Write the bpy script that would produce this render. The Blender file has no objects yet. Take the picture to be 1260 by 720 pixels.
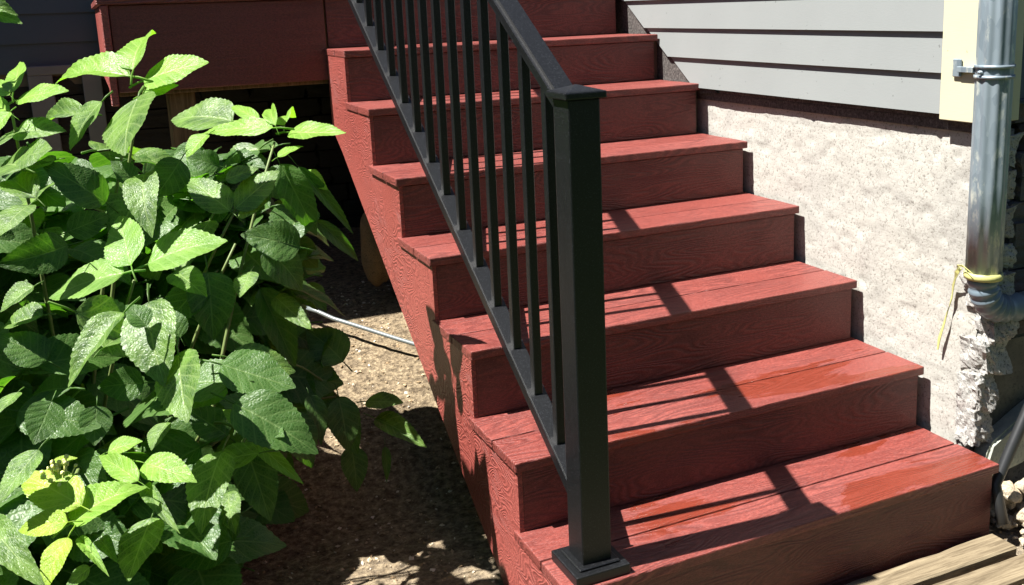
import bpy, bmesh, math, random
from mathutils import Vector, Matrix, noise
random.seed(11)
C = bpy.context.scene
COL = C.collection
# ---------------------------------------------------------------- camera
cd = bpy.data.cameras.new('camera'); cam = bpy.data.objects.new('camera', cd); COL.objects.link(cam)
A = Vector((0.90648661, -0.42073703, -0.03552989)); B = Vector((0.11790206, 0.17142357, 0.9781171)); F = Vector((0.40543942, 0.8908391, -0.20499894))
cam.matrix_world = Matrix(((A.x, B.x, -F.x, -0.77993), (A.y, B.y, -F.y, -1.69374), (A.z, B.z, -F.z, 1.38131), (0, 0, 0, 1)))
cd.sensor_width = 36; cd.lens = 36*1229.714/1260
cd.shift_x = -(678.556-630)/1260; cd.shift_y = -(360-262.641)/1260
cd.clip_start = 0.05; cd.clip_end = 500
C.camera = cam
# ---------------------------------------------------------------- sky, sun, exposure
w = bpy.data.worlds.new('World'); C.world = w; w.use_nodes = True
wn = w.node_tree; bgn = wn.nodes['Background']
sky = wn.nodes.new('ShaderNodeTexSky'); sky.sky_type = 'NISHITA'; sky.sun_disc = False
sky.sun_elevation = math.radians(60.8); sky.sun_rotation = math.radians(275); sky.air_density = .4; sky.dust_density = .4
wn.links.new(sky.outputs[0], bgn.inputs[0]); bgn.inputs[1].default_value = 0.05
sl = bpy.data.lights.new('sun', 'SUN'); sl.energy = 5.0; sl.angle = math.radians(0.53); sl.color = (1, .97, .92)
so = bpy.data.objects.new('sun', sl); COL.objects.link(so)
so.rotation_euler = Vector((.557, -.05, -1)).to_track_quat('-Z', 'Y').to_euler(); so.location = (-3, 0, 6)
C.view_settings.view_transform = 'Standard'; C.view_settings.look = 'None'
C.view_settings.gamma = 1; C.view_settings.use_curve_mapping = False
C.view_settings.exposure = 1.72
C.render.engine = 'CYCLES'

# ---------------------------------------------------------------- material helpers
class NT:
    def __init__(s, name, rough=.6, spec=.5, metal=0):
        s.m = bpy.data.materials.new(name); s.m.use_nodes = True; s.t = s.m.node_tree
        s.b = s.t.nodes['Principled BSDF']; s.b.inputs['Roughness'].default_value = rough
        s.b.inputs['Specular IOR Level'].default_value = spec; s.b.inputs['Metallic'].default_value = metal
    def n(s, typ, **kw):
        nd = s.t.nodes.new(typ)
        for k, v in kw.items():
            if k in nd.inputs: 
                if hasattr(v, 'is_output') : s.t.links.new(v, nd.inputs[k])
                else: nd.inputs[k].default_value = v
            else: setattr(nd, k, v)
        return nd
    def l(s, a, b): s.t.links.new(a, b)
    def coords(s, rnd=True, scale=(1, 1, 1), rot=(0, 0, 0), kind='Object'):
        tc = s.n('ShaderNodeTexCoord'); mp = s.n('ShaderNodeMapping'); s.l(tc.outputs[kind], mp.inputs[0])
        mp.inputs['Scale'].default_value = scale; mp.inputs['Rotation'].default_value = rot
        if not rnd: return mp.outputs[0]
        oi = s.n('ShaderNodeObjectInfo'); mu = s.n('ShaderNodeVectorMath', operation='SCALE'); 
        cb = s.n('ShaderNodeCombineXYZ'); s.l(oi.outputs['Random'], cb.inputs[0]); s.l(oi.outputs['Random'], cb.inputs[1]); s.l(oi.outputs['Random'], cb.inputs[2])
        s.l(cb.outputs[0], mu.inputs[0]); mu.inputs['Scale'].default_value = 37.0
        ad = s.n('ShaderNodeVectorMath', operation='ADD'); s.l(mp.outputs[0], ad.inputs[0]); s.l(mu.outputs[0], ad.inputs[1])
        return ad.outputs[0]
    def noise(s, co, scale, detail=3, rough=.55, dist=0):
        nd = s.n('ShaderNodeTexNoise'); s.l(co, nd.inputs['Vector']); nd.inputs['Scale'].default_value = scale
        nd.inputs['Detail'].default_value = detail; nd.inputs['Roughness'].default_value = rough; nd.inputs['Distortion'].default_value = dist
        return nd.outputs['Fac']
    def ramp(s, f, stops):
        r = s.n('ShaderNodeValToRGB'); s.l(f, r.inputs[0]); e = r.color_ramp.elements
        e[0].position, e[0].color = stops[0][0], (*stops[0][1], 1) if len(stops[0][1]) == 3 else stops[0][1]
        e[1].position, e[1].color = stops[-1][0], (*stops[-1][1], 1)
        for p_, c_ in stops[1:-1]:
            x = e.new(p_); x.color = (*c_, 1)
        return r.outputs[0]
    def math(s, op, a, b=None):
        nd = s.n('ShaderNodeMath', operation=op)
        for i, v in enumerate((a, b)):
            if v is None: continue
            if isinstance(v, (int, float)): nd.inputs[i].default_value = v
            else: s.l(v, nd.inputs[i])
        return nd.outputs[0]
    def mix(s, f, a, b, mode='MIX'):
        nd = s.n('ShaderNodeMix', data_type='RGBA', blend_type=mode)
        for i, v in ((0, f), (6, a), (7, b)):
            if isinstance(v, (int, float)): nd.inputs[i].default_value = v
            elif isinstance(v, tuple): nd.inputs[i].default_value = (*v, 1)
            else: s.l(v, nd.inputs[i])
        return nd.outputs[2]
    def color(s, c):
        if isinstance(c, tuple): s.b.inputs['Base Color'].default_value = (*c, 1)
        else: s.l(c, s.b.inputs['Base Color'])
    def bump(s, h, strength=.5, dist=.002, prev=None):
        nd = s.n('ShaderNodeBump'); s.l(h, nd.inputs['Height']); nd.inputs['Strength'].default_value = strength; nd.inputs['Distance'].default_value = dist
        if prev is not None: s.l(prev, nd.inputs['Normal'])
        s.l(nd.outputs[0], s.b.inputs['Normal']); return nd.outputs[0]

def composite(name, scale, rot=(0, 0, 0), lines=34, tint=1.0, strength=.6, dist=.0016, groove=.55, sheen=False):
    """red embossed composite board: contour line grain"""
    k = NT(name, .5, .5); co = k.coords(True, scale, rot)
    base = k.noise(co, 1.0, 1.6, .35, .25)
    f = k.math('SINE', k.math('MULTIPLY', base, lines*6.283))
    f = k.math('ADD', k.math('MULTIPLY', f, .5), .5)
    fine = k.noise(k.coords(False, (30, 90, 90), rot), 6, 2)
    big = k.noise(k.coords(True, (1, 1, 1)), 2.5, 3)
    c0 = (.165*tint, .034*tint, .027*tint); c1 = (.27*tint, .066*tint, .051*tint)
    c = k.mix(big, c0, c1)
    fade = k.ramp(k.noise(k.coords(True, (1, 1, 1)), 5, 2), [(.35, (.25,)*3), (.62, (1,)*3)])
    g = k.math('MULTIPLY', k.math('SUBTRACT', 1.0, f), k.math('MULTIPLY', fade, groove))
    c = k.mix(g, c, (.075*tint, .013*tint, .011*tint))
    grit = k.noise(k.coords(True, (45, 120, 120), rot), 2.2, 4, .75)
    c = k.mix(k.ramp(grit, [(.42, (.62,)*3), (.58, (0,)*3)]), c, (.085*tint, .018*tint, .015*tint))
    c = k.mix(k.math('MULTIPLY', k.math('GREATER_THAN', fine, .60), .25), c, (.36*tint, .13*tint, .11*tint))
    if sheen:
        # damp, deeper coloured patches left on the lower treads
        gp = k.n('ShaderNodeNewGeometry'); sp = k.n('ShaderNodeSeparateXYZ'); k.l(gp.outputs['Position'], sp.inputs[0])
        wn_ = k.n('ShaderNodeMapping'); k.l(gp.outputs['Position'], wn_.inputs[0]); wn_.inputs['Scale'].default_value = (1.3, 5, 3)
        wet = k.ramp(k.math('ADD', k.noise(wn_.outputs[0], 1.6, 4, .6, .3), k.math('MULTIPLY', k.math('SUBTRACT', .5, sp.outputs[2]), .10)), [(.545, (0,)*3), (.575, (1,)*3)])
        wet = k.math('MULTIPLY', wet, k.math('MULTIPLY', k.math('LESS_THAN', sp.outputs[2], .45), k.ramp(sp.outputs[0], [(.22, (0,)*3), (.30, (1,)*3)])))
        c = k.mix(k.math('MULTIPLY', wet, .7), c, (.15, .024, .010))
    k.color(c)
    n1 = k.bump(k.math('MULTIPLY', f, fade), strength, dist)
    k.bump(grit, .9, .0026, n1)
    rg = k.ramp(big, [(.3, (.34,)*3), (.7, (.55,)*3)])
    if sheen: rg = k.mix(wet, rg, (.16, .16, .16))
    k.l(rg, k.b.inputs['Roughness'])
    return k.m

M = {}
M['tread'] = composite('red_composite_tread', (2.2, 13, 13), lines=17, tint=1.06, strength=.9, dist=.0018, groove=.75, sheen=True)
M['riser'] = composite('red_composite_riser_shaded', (2.4, 10, 14), lines=22, tint=.74, strength=.8, dist=.0016, groove=.8)  # same red board tinted darker, putting shade into the riser colour
M['skirt'] = composite('red_composite_skirt', (8, 9, 15), rot=(0, 0, 0), lines=19, tint=1.5, strength=.8, dist=.0024, groove=.7)
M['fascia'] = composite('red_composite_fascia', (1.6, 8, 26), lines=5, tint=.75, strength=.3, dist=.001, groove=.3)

def metal_black():
    k = NT('black_powder_coat', .42, .45); co = k.coords(False)
    a = k.noise(co, 300, 3, .75); b_ = k.noise(co, 60, 3)
    k.color(k.mix(k.ramp(a, [(.55, (0,)*3), (.75, (1,)*3)]), (.003, .0034, .004), (.035, .038, .044)))
    n = k.bump(a, .3, .0009); k.bump(b_, .2, .001, n)
    return k.m
M['black'] = metal_black()

def siding(name, c):
    k = NT(name, .55, .4); co = k.coords(True)
    a = k.noise(co, 3, 4); b_ = k.noise(k.coords(True, (3, 3, 40)), 20, 3); d = k.noise(co, 55, 2)
    cc = k.mix(a, tuple(v*.9 for v in c), tuple(v*1.08 for v in c))
    cc = k.mix(k.math('MULTIPLY', k.math('GREATER_THAN', d, .74), .6), cc, tuple(v*.35 for v in c))
    k.color(cc); k.bump(b_, .25, .0012); return k.m
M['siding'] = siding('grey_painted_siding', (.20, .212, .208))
M['siding_shaded'] = siding('grey_siding_shaded', (.045, .058, .072))  # darker copy of the grey siding paint, wall shade put into the colour
M['trim'] = siding('cream_painted_trim', (.47, .44, .30))
M['flash'] = (lambda k: (k.color(k.ramp(k.noise(k.coords(False), 130, 4, .8), [(.38, (.02, .017, .016)), (.55, (.075, .066, .06)), (.72, (.16, .15, .14))])), k.bump(k.noise(k.coords(False), 130, 4), .5, .002), k.m)[-1])(NT('grey_tar_board', .8))

def rough_stone(name, c, dark, strength=1.0, sc=1.0, warm=(.62, .50, .36)):
    k = NT(name, .9, .2); co = k.coords(True)
    n1 = k.noise(co, 5*sc, 6, .6); n2 = k.noise(co, 110*sc, 5, .8); n3 = k.noise(co, 26*sc, 5, .7)
    v = k.n('ShaderNodeTexVoronoi', feature='DISTANCE_TO_EDGE'); k.l(co, v.inputs['Vector']); v.inputs['Scale'].default_value = 3.1*sc
    cr = k.n('ShaderNodeTexVoronoi', feature='DISTANCE_TO_EDGE'); 
    dm = k.n('ShaderNodeVectorMath', operation='ADD'); k.l(co, dm.inputs[0]); nn = k.n('ShaderNodeTexNoise'); k.l(co, nn.inputs['Vector']); nn.inputs['Scale'].default_value = 9; nn.inputs['Detail'].default_value = 6; k.l(nn.outputs['Color'], dm.inputs[1])
    k.l(dm.outputs[0], cr.inputs['Vector']); cr.inputs['Scale'].default_value = 2.3*sc
    cc = k.mix(k.ramp(n1, [(.40, (0,)*3), (.68, (1,)*3)]), c, warm)
    cc = k.mix(k.ramp(n2, [(.38, (1,)*3), (.455, (0,)*3)]), cc, dark)
    cc = k.mix(k.math('MULTIPLY', k.ramp(n3, [(.33, (1,)*3), (.45, (0,)*3)]), .14), cc, dark)
    cc = k.mix(k.math('MULTIPLY', k.ramp(cr.outputs['Distance'], [(0, (1,)*3), (.012, (0,)*3)]), .55), cc, dark)
    st = k.noise(k.coords(False, (1, .35, 9)), 5, 5, .7); cc = k.mix(k.math('MULTIPLY', k.ramp(st, [(.36, (1,)*3), (.5, (0,)*3)]), .20), cc, dark)
    k.color(cc); n = k.bump(n2, strength, .004); k.bump(n3, strength*.5, .006, n); return k.m
M['parge'] = rough_stone('pale_rough_parging', (.395, .382, .342), (.17, .158, .138), strength=.5, warm=(.345, .335, .305))
M['block'] = rough_stone('pale_broken_block', (.38, .375, .35), (.04, .038, .035), 1.0, 1.6, (.30, .27, .25))
M['stone'] = rough_stone('grey_brown_wall_stone', (.14, .14, .14), (.03, .03, .03), 1.0, 1.5, (.15, .11, .09))
M['rock'] = rough_stone('cream_rubble_rock', (.38, .34, .26), (.10, .11, .08), .7, 2, (.48, .36, .24))
M['boulder'] = rough_stone('tan_pier_rock', (.12, .085, .05), (.03, .02, .015), .8, 2, (.16, .10, .05))
M['slab'] = rough_stone('dark_smooth_cement', (.10, .095, .08), (.06, .055, .05), .3, 1, (.2, .19, .15))
M['ledge'] = rough_stone('pale_green_cement', (.24, .27, .235), (.2, .21, .19), .5, 1.3, (.46, .44, .34))

def plain(name, c, rough=.6, metal=0, bs=40, amt=.25, spec=.5):
    k = NT(name, rough, spec, metal); co = k.coords(True); a = k.noise(co, bs*.3, 4)
    k.color(k.mix(a, tuple(v*(1-amt) for v in c), tuple(min(1, v*(1+amt)) for v in c))); k.bump(k.noise(co, bs, 4), .3, .001); return k.m
def galv():
    k = NT('galvanised_steel', .42, .5, .35); co = k.coords(False, (1, 1, .35))
    v = k.n('ShaderNodeTexVoronoi'); k.l(co, v.inputs['Vector']); v.inputs['Scale'].default_value = 70
    a = k.noise(co, 30, 5, .7)
    c = k.mix(v.outputs['Color'], (.15, .19, .22), (.25, .30, .33)); c = k.mix(k.ramp(a, [(.55, (0,)*3), (.68, (1,)*3)]), c, (.5, .52, .46))
    k.color(c); k.bump(a, .3, .001); return k.m
M['galv'] = galv()
M['hose_blue'] = plain('blue_grey_ribbed_plastic', (.13, .17, .20), .4)
M['yellow'] = plain('yellow_tape', (.40, .39, .14), .5, bs=90)
M['pipe_black'] = plain('black_pipe_plastic', (.016, .017, .018), .42)
M['hose'] = plain('pale_garden_hose', (.13, .15, .15), .35)
M['wood'] = (lambda k: (k.color(k.ramp(k.noise(k.coords(True, (2, 30, 30)), 3, 5, .7, .6), [(.35, (.08, .06, .035)), (.5, (.16, .125, .078)), (.68, (.235, .19, .12))])), k.bump(k.noise(k.coords(True, (3, 60, 60)), 3, 4), .7, .004), k.m)[-1])(NT('weathered_tan_timber', .85, .2))
M['wood_post'] = (lambda k: (k.color(k.ramp(k.noise(k.coords(True, (30, 30, 2)), 3, 5, .7, .6), [(.35, (.09, .06, .03)), (.68, (.20, .14, .075))])), k.m)[-1])(NT('tan_post_timber', .85, .2))
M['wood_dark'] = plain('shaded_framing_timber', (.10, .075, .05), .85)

def dirt():
    k = NT('sandy_wood_chip_soil', .95, .15); co = k.coords(False)
    n1 = k.noise(co, 2.2, 4); n2 = k.noise(co, 45, 6, .75); v = k.n('ShaderNodeTexVoronoi'); 
    dc = k.coords(False, (1, 1.6, 1)); k.l(dc, v.inputs['Vector']); v.inputs['Scale'].default_value = 85
    c = k.ramp(n2, [(.32, (.06, .044, .028)), (.46, (.16, .122, .078)), (.62, (.31, .24, .15)), (.78, (.48, .40, .28))])
    sx = k.n('ShaderNodeSeparateXYZ'); k.l(co, sx.inputs[0])
    # the soil is greyer and darker low down by the plant, chippy and tan up the bank
    t = k.ramp(k.math('ADD', sx.outputs[1], k.math('MULTIPLY', n1, .3)), [(.0, (0,)*3), (1.0, (1,)*3)])
    c2 = k.mix(.5, c, (.20, .178, .145)); c = k.mix(t, c2, c)
    c = k.mix(.5, c, k.ramp(v.outputs['Color'], [(0, (.1,)*3), (1, (.9,)*3)]), 'SOFT_LIGHT')
    # dark grass tone added out of view past the bare strip to cut bounce light
    g1 = k.ramp(k.math('SUBTRACT', k.math('MULTIPLY', sx.outputs[1], -1.0), k.math('MULTIPLY', n1, .25)), [(.30, (0,)*3), (.42, (1,)*3)])
    g2 = k.ramp(k.math('SUBTRACT', k.math('MULTIPLY', sx.outputs[0], -.5), k.math('MULTIPLY', n1, .1)), [(.62, (0,)*3), (.70, (1,)*3)])
    c = k.mix(k.math('MAXIMUM', g1, g2), c, k.mix(n2, (.02, .04, .012), (.045, .075, .02))); k.color(c)
    n = k.bump(n2, 1, .012); k.bump(v.outputs['Distance'], .5, .004, n); return k.m
M['dirt'] = dirt()
def pebble():
    k = NT('soil_crumbs', .9, .2); g = k.n('ShaderNodeNewGeometry'); 
    k.color(k.ramp(g.outputs['Random Per Island'], [(0, (.10, .07, .04)), (.4, (.30, .21, .12)), (.75, (.48, .37, .24)), (1, (.66, .60, .50))])); return k.m
M['pebble'] = pebble()

def leafmat(name, cd_, cl, trans, pale, sp=.38):
    k = NT(name, .43, sp)
    uv = k.n('ShaderNodeTexCoord'); sx = k.n('ShaderNodeSeparateXYZ'); k.l(uv.outputs['UV'], sx.inputs[0])
    u = k.math('ABSOLUTE', k.math('SUBTRACT', sx.outputs[0], .5)); u = k.math('MULTIPLY', u, 2.0); v = sx.outputs[1]
    # side veins sweeping forward, plus midrib
    q = k.math('SUBTRACT', v, k.math('MULTIPLY', k.math('POWER', u, .8), .26))
    um = k.n('ShaderNodeMapping'); k.l(uv.outputs['UV'], um.inputs[0]); um.inputs['Scale'].default_value = (.65, 1, 1); UVC = um.outputs[0]
    s_ = k.math('SINE', k.math('MULTIPLY', q, 6.283*7.0)); vein = k.math('POWER', k.math('ADD', k.math('MULTIPLY', s_, .5), .5), 9)
    net = k.n('ShaderNodeTexVoronoi', feature='DISTANCE_TO_EDGE'); k.l(UVC, net.inputs['Vector']); net.inputs['Scale'].default_value = 26
    netf = k.ramp(net.outputs['Distance'], [(0, (1,)*3), (.30, (0,)*3)])
    mid = k.ramp(u, [(0, (1,)*3), (.07, (0,)*3)])
    big = k.noise(k.coords(True), 3, 3); oi = k.n('ShaderNodeObjectInfo')
    c = k.mix(k.ramp(big, [(.35, (0,)*3), (.65, (1,)*3)]), cd_, cl)
    c = k.mix(k.math('MULTIPLY', oi.outputs['Random'], .22), c, tuple(v_*.6 for v_ in cd_))
    veins = k.math('MAXIMUM', k.math('MULTIPLY', vein, .55), mid)
    veins = k.math('MAXIMUM', veins, k.math('MULTIPLY', netf, .3))
    c = k.mix(k.math('MULTIPLY', veins, .8), c, pale)
    k.color(c)
    h = k.math('ADD', k.math('MULTIPLY', s_, -.5), k.math('MULTIPLY', netf, -.9)); h = k.math('SUBTRACT', h, k.math('MULTIPLY', mid, 1.2))
    n = k.bump(h, .45, .0011); k.bump(k.noise(UVC, 14, 2, .5), .3, .0008, n)
    tr = k.n('ShaderNodeBsdfTranslucent'); k.l(k.mix(1.0, c, trans, 'MULTIPLY'), tr.inputs['Color'])
    ms = k.n('ShaderNodeMixShader'); ms.inputs[0].default_value = .36
    out = k.t.nodes['Material Output']; k.l(k.b.outputs[0], ms.inputs[1]); k.l(tr.outputs[0], ms.inputs[2]); k.l(ms.outputs[0], out.inputs[0])
    return k.m
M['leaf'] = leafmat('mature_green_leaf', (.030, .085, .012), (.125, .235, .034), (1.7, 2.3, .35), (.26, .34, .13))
M['leaf_old_shaded'] = leafmat('old_shaded_green_leaf', (.024, .075, .011), (.065, .145, .026), (1.6, 2.3, .4), (.16, .24, .08))  # older inner leaves, with the crown's shade also put into the colour
M['leaf_mid'] = leafmat('fresh_green_leaf', (.10, .22, .030), (.17, .31, .050), (1.6, 2.3, .5), (.28, .40, .14))
M['leaf_young'] = leafmat('young_lime_leaf', (.11, .24, .020), (.17, .33, .032), (1.5, 2.0, .4), (.36, .48, .14))
M['leaf_yellow'] = leafmat('yellow_lime_leaf', (.17, .29, .016), (.25, .38, .026), (1.5, 1.8, .35), (.42, .50, .10))
M['stem'] = plain('green_plant_stem', (.12, .16, .045), .6, bs=80)
M['bud'] = plain('cream_flower_bud', (.62, .60, .22), .7, bs=90)

# ---------------------------------------------------------------- object helpers
M['light_blocker'] = plain('dark_blocker_foliage', (.03, .05, .018), .9, bs=30, amt=.6)
M['stone_shaded'] = rough_stone('shaded_wall_stone', (.035, .033, .03), (.01, .01, .01), 1, 1.5, (.03, .025, .02))  # darkened copy of the wall stone, under-deck shade put into the colour
def link(name, me, mat=None, parent=None, loc=(0, 0, 0)):
    o = bpy.data.objects.new(name, me); COL.objects.link(o)
    if mat and me is not None and not me.materials: me.materials.append(mat)
    o.location = loc
    if parent: o.parent = parent
    return o
def thing(name, label, cat, loc=(0, 0, 0), group=None):
    o = link(name, None, loc=loc); o.empty_display_size = .05; return tag(o, label, cat, group)
def tag(o, label, cat, group=None, kind=None):
    if label: o['label'] = label
    if cat: o['category'] = cat
    if group: o['group'] = group
    if kind: o['kind'] = kind
    return o
def shade(me):
    for p_ in me.polygons: p_.use_smooth = True
def bm_mesh(bm, name, smooth=False):
    me = bpy.data.meshes.new(name); bm.normal_update(); bm.to_mesh(me); bm.free()
    if smooth: shade(me)
    return me
def bx(bm, x0, x1, y0, y1, z0, z1, bev=.002, seg=1):
    t = bmesh.new(); bmesh.ops.create_cube(t, size=1)
    for v in t.verts: v.co = Vector(((x0+x1)/2+v.co.x*(x1-x0), (y0+y1)/2+v.co.y*(y1-y0), (z0+z1)/2+v.co.z*(z1-z0)))
    if bev: bmesh.ops.bevel(t, geom=t.edges[:], offset=bev, segments=seg, affect='EDGES', profile=.6)
    m_ = bpy.data.meshes.new('tmp'); t.to_mesh(m_); t.free(); bm.from_mesh(m_); bpy.data.meshes.remove(m_)
def box(name, x0, x1, y0, y1, z0, z1, mat, parent=None, bev=.002, seg=1):
    """one board: mesh centred on itself"""
    c = Vector(((x0+x1)/2, (y0+y1)/2, (z0+z1)/2)); bm = bmesh.new()
    bx(bm, x0-c.x, x1-c.x, y0-c.y, y1-c.y, z0-c.z, z1-c.z, bev, seg)
    off = parent.location if parent else Vector((0, 0, 0))
    return link(name, bm_mesh(bm, name), mat, parent, c-off)
def prism(pts, x0, x1, axis='x'):
    """polygon (a,b) extruded along axis"""
    bm = bmesh.new()
    def P(a, b, x): return {'x': (x, a, b), 'y': (a, x, b), 'z': (a, b, x)}[axis]
    f0 = [bm.verts.new(P(a, b, x0)) for a, b in pts]; f1 = [bm.verts.new(P(a, b, x1)) for a, b in pts]
    bm.faces.new(f0); bm.faces.new(f1[::-1]); n = len(pts)
    for i in range(n): bm.faces.new((f0[i], f1[i], f1[(i+1) % n], f0[(i+1) % n])[::-1])
    bmesh.ops.recalc_face_normals(bm, faces=bm.faces[:]); return bm
def tube_bm(pts, rad, n=8, bm=None, flute=0, caps=True):
    bm = bm or bmesh.new(); pts = [Vector(p_) for p_ in pts]; rings = []; up = None
    for i, p_ in enumerate(pts):
        d = (pts[min(i+1, len(pts)-1)]-pts[max(i-1, 0)]).normalized()
        if up is None: up = Vector((0, 0, 1)) if abs(d.z) < .9 else Vector((0, 1, 0))
        a = d.cross(up).normalized(); b_ = a.cross(d).normalized(); up = b_
        r_ = rad[i] if isinstance(rad, (list, tuple)) else rad
        rings.append([bm.verts.new(p_+(a*math.cos(t)+b_*math.sin(t))*(r_*(1-flute*(.5+.5*math.cos(t*10))))) for j, t in enumerate(2*math.pi*k/n for k in range(n))])
    for r0, r1 in zip(rings, rings[1:]):
        for j in range(n): bm.faces.new((r0[j], r0[(j+1) % n], r1[(j+1) % n], r1[j]))
    if caps: bm.faces.new(rings[0][::-1]); bm.faces.new(rings[-1])
    return bm
def tube(name, pts, rad, mat, parent=None, n=8, flute=0, smooth=True):
    bm = tube_bm(pts, rad, n, None, flute); bmesh.ops.recalc_face_normals(bm, faces=bm.faces[:])
    o = link(name, bm_mesh(bm, name, smooth), mat, parent)
    if parent: o.location = -parent.location
    return o
def rock_mesh(name, sx, sy, sz, seed, sub=2, rough=.25, cube=False, cuts=4, rnd=.12, grit=0):
    bm = bmesh.new()
    if cube:
        bmesh.ops.create_cube(bm, size=1.5); bmesh.ops.subdivide_edges(bm, edges=bm.edges[:], cuts=cuts, use_grid_fill=True)
        for v in bm.verts:
            v.co = v.co.lerp(v.co.normalized(), rnd)
    else: bmesh.ops.create_icosphere(bm, subdivisions=sub, radius=1)
    for v in bm.verts:
        s_ = Vector((seed*3.1, seed*1.7, seed)); k_ = 1+rough*noise.noise(v.co*1.3+s_)*1.5+rough*.6*noise.noise(v.co*3.5+s_)+grit*noise.noise(v.co*9+s_)
        v.co = Vector((v.co.x*sx, v.co.y*sy, v.co.z*sz))*k_
    return bm_mesh(bm, name)
# ================================================================ THE SETTING: ground
def gz(x, y):
    base = -.03 + .3*min(max(y-.9, 0), 1.0)
    return base
def ground_h(x, y):
    h = gz(x, y)
    if abs(x) < 4 and -1.5 < y < 4:
        h += .012*noise.noise(Vector((x*5, y*5, 0)))+.006*noise.noise(Vector((x*19, y*19, 3)))
    return h
bm = bmesh.new()
def axis_pts(fine0, fine1, step, far):
    a = [-far, -12, -5]; x = fine0
    while x <= fine1+1e-6: a.append(x); x += step
    return a+[6, 14, far]
xs = axis_pts(-2.2, 2.6, .04, 80); ys = axis_pts(-1.2, 3.4, .04, 80)
G = [[bm.verts.new((x, y, ground_h(x, y))) for y in ys] for x in xs]
for i in range(len(xs)-1):
    for j in range(len(ys)-1): bm.faces.new((G[i][j], G[i+1][j], G[i+1][j+1], G[i][j+1]))
tag(link('ground', bm_mesh(bm, 'ground', True), M['dirt']), None, None, kind='structure')

# loose crumbs of soil and bark lying on the ground
bm = bmesh.new(); rr = random.Random(4)
for i in range(4200):
    if i < 2600: x = rr.uniform(-.7, .6); y = rr.uniform(.3, 2.3)
    else: x = rr.uniform(.5, 1.9); y = rr.uniform(-.4, .15)
    s = rr.choice((.002, .003, .004, .006)); z = ground_h(x, y)
    e = [rr.uniform(.5, 1.8)*s for _ in range(3)]; rot = Matrix.Rotation(rr.uniform(0, 6.3), 3, 'Z') @ Matrix.Rotation(rr.uniform(-.6, .6), 3, 'X')
    vs = [bm.verts.new(Vector((x, y, z+s*.3))+rot @ Vector((a*e[0], b*e[1], c*e[2]*.6))) for a, b, c in ((1, 0, 0), (0, 1, 0), (-1, 0, 0), (0, -1, 0), (0, 0, 1), (0, 0, -1))]
    for a, b, c in ((0, 1, 4), (1, 2, 4), (2, 3, 4), (3, 0, 4), (1, 0, 5), (2, 1, 5), (3, 2, 5), (0, 3, 5)): bm.faces.new((vs[a], vs[b], vs[c]))
tag(link('gravel', bm_mesh(bm, 'gravel'), M['pebble']), 'loose tan bark chips and soil crumbs scattered on the bare ground', 'gravel', kind='stuff')

# ================================================================ HOUSE
house = thing('house', 'grey clapboard house with rough pale foundation and cream corner board behind the stairs', 'house', (1.236, .13, 0))
HL = house.location
# siding on the wall beside the stairs (faces -x), cut on a slope along the stairs
EX = .1055; WX = 1.236; Y0 = .240; Y1 = 3.40
def zcut(y): return 1.095+.605*(y-1.46)
def siding_piece(zb, zt, lap, x_bot, x_top, y0, y1):
    # outline in (y,z), clipped by the slope
    pts = [(y0, zb), (y1, zb), (y1, zt), (y0, zt)]; out = []
    for i in range(4):
        a, b = pts[i], pts[(i+1) % 4]; fa, fb = a[1]-zcut(a[0]), b[1]-zcut(b[0])
        if fa >= 0: out.append(a)
        if (fa >= 0) != (fb >= 0):
            t = fa/(fa-fb); out.append((a[0]+(b[0]-a[0])*t, a[1]+(b[1]-a[1])*t))
    return out
for i in range(11):
    zb = 1.066+i*EX; zt = zb+EX+.012
    P = siding_piece(zb, zt, 0, 0, 0, Y0, Y1)
    if len(P) < 3: continue
    bm = bmesh.new(); fr = []; bk = []
    for (y, z) in P:
        t = (z-zb)/(zt-zb); wob = .0012*math.sin(y*5+i*2)
        fr.append(bm.verts.new((WX-.018+.013*t+wob*.5, y, z))); bk.append(bm.verts.new((WX+.006+t*.001, y, z)))
    bm.faces.new(fr); bm.faces.new(bk[::-1])
    for j in range(len(P)): bm.faces.new((fr[j], bk[j], bk[(j+1) % len(P)], fr[(j+1) % len(P)]))
    bmesh.ops.recalc_face_normals(bm, faces=bm.faces[:])
    o = link('siding_board', bm_mesh(bm, 'siding_board'), M['siding'], house); o.location = -HL
# sheathing and tarred board behind the siding
b_ = prism([(.14, 1.05), (3.4, 1.05), (3.4, 2.3), (.14, 2.3)], WX+.008, WX+.09)
o = link('sheathing', bm_mesh(b_, 'sheathing'), M['flash'], house); o.location = -HL
b_ = prism([(1.28, 1.052), (3.2, 2.21), (3.2, 1.0), (1.9, 1.0)], WX-.003, WX+.0065)
o = link('flashing_board', bm_mesh(b_, 'flashing_board'), M['flash'], house); o.location = -HL
box('sill_board', WX+.0085, WX+.05, .135, 3.4, 1.022, 1.0495, M['flash'], house, .001)
box('corner_trim', WX-.022, WX+.004, .125, .2385, 1.052, 2.3, M['trim'], house, .002)
box('corner_trim', WX+.006, WX+.11, .102, .1245, 1.052, 2.3, M['trim'], house, .002)
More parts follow.
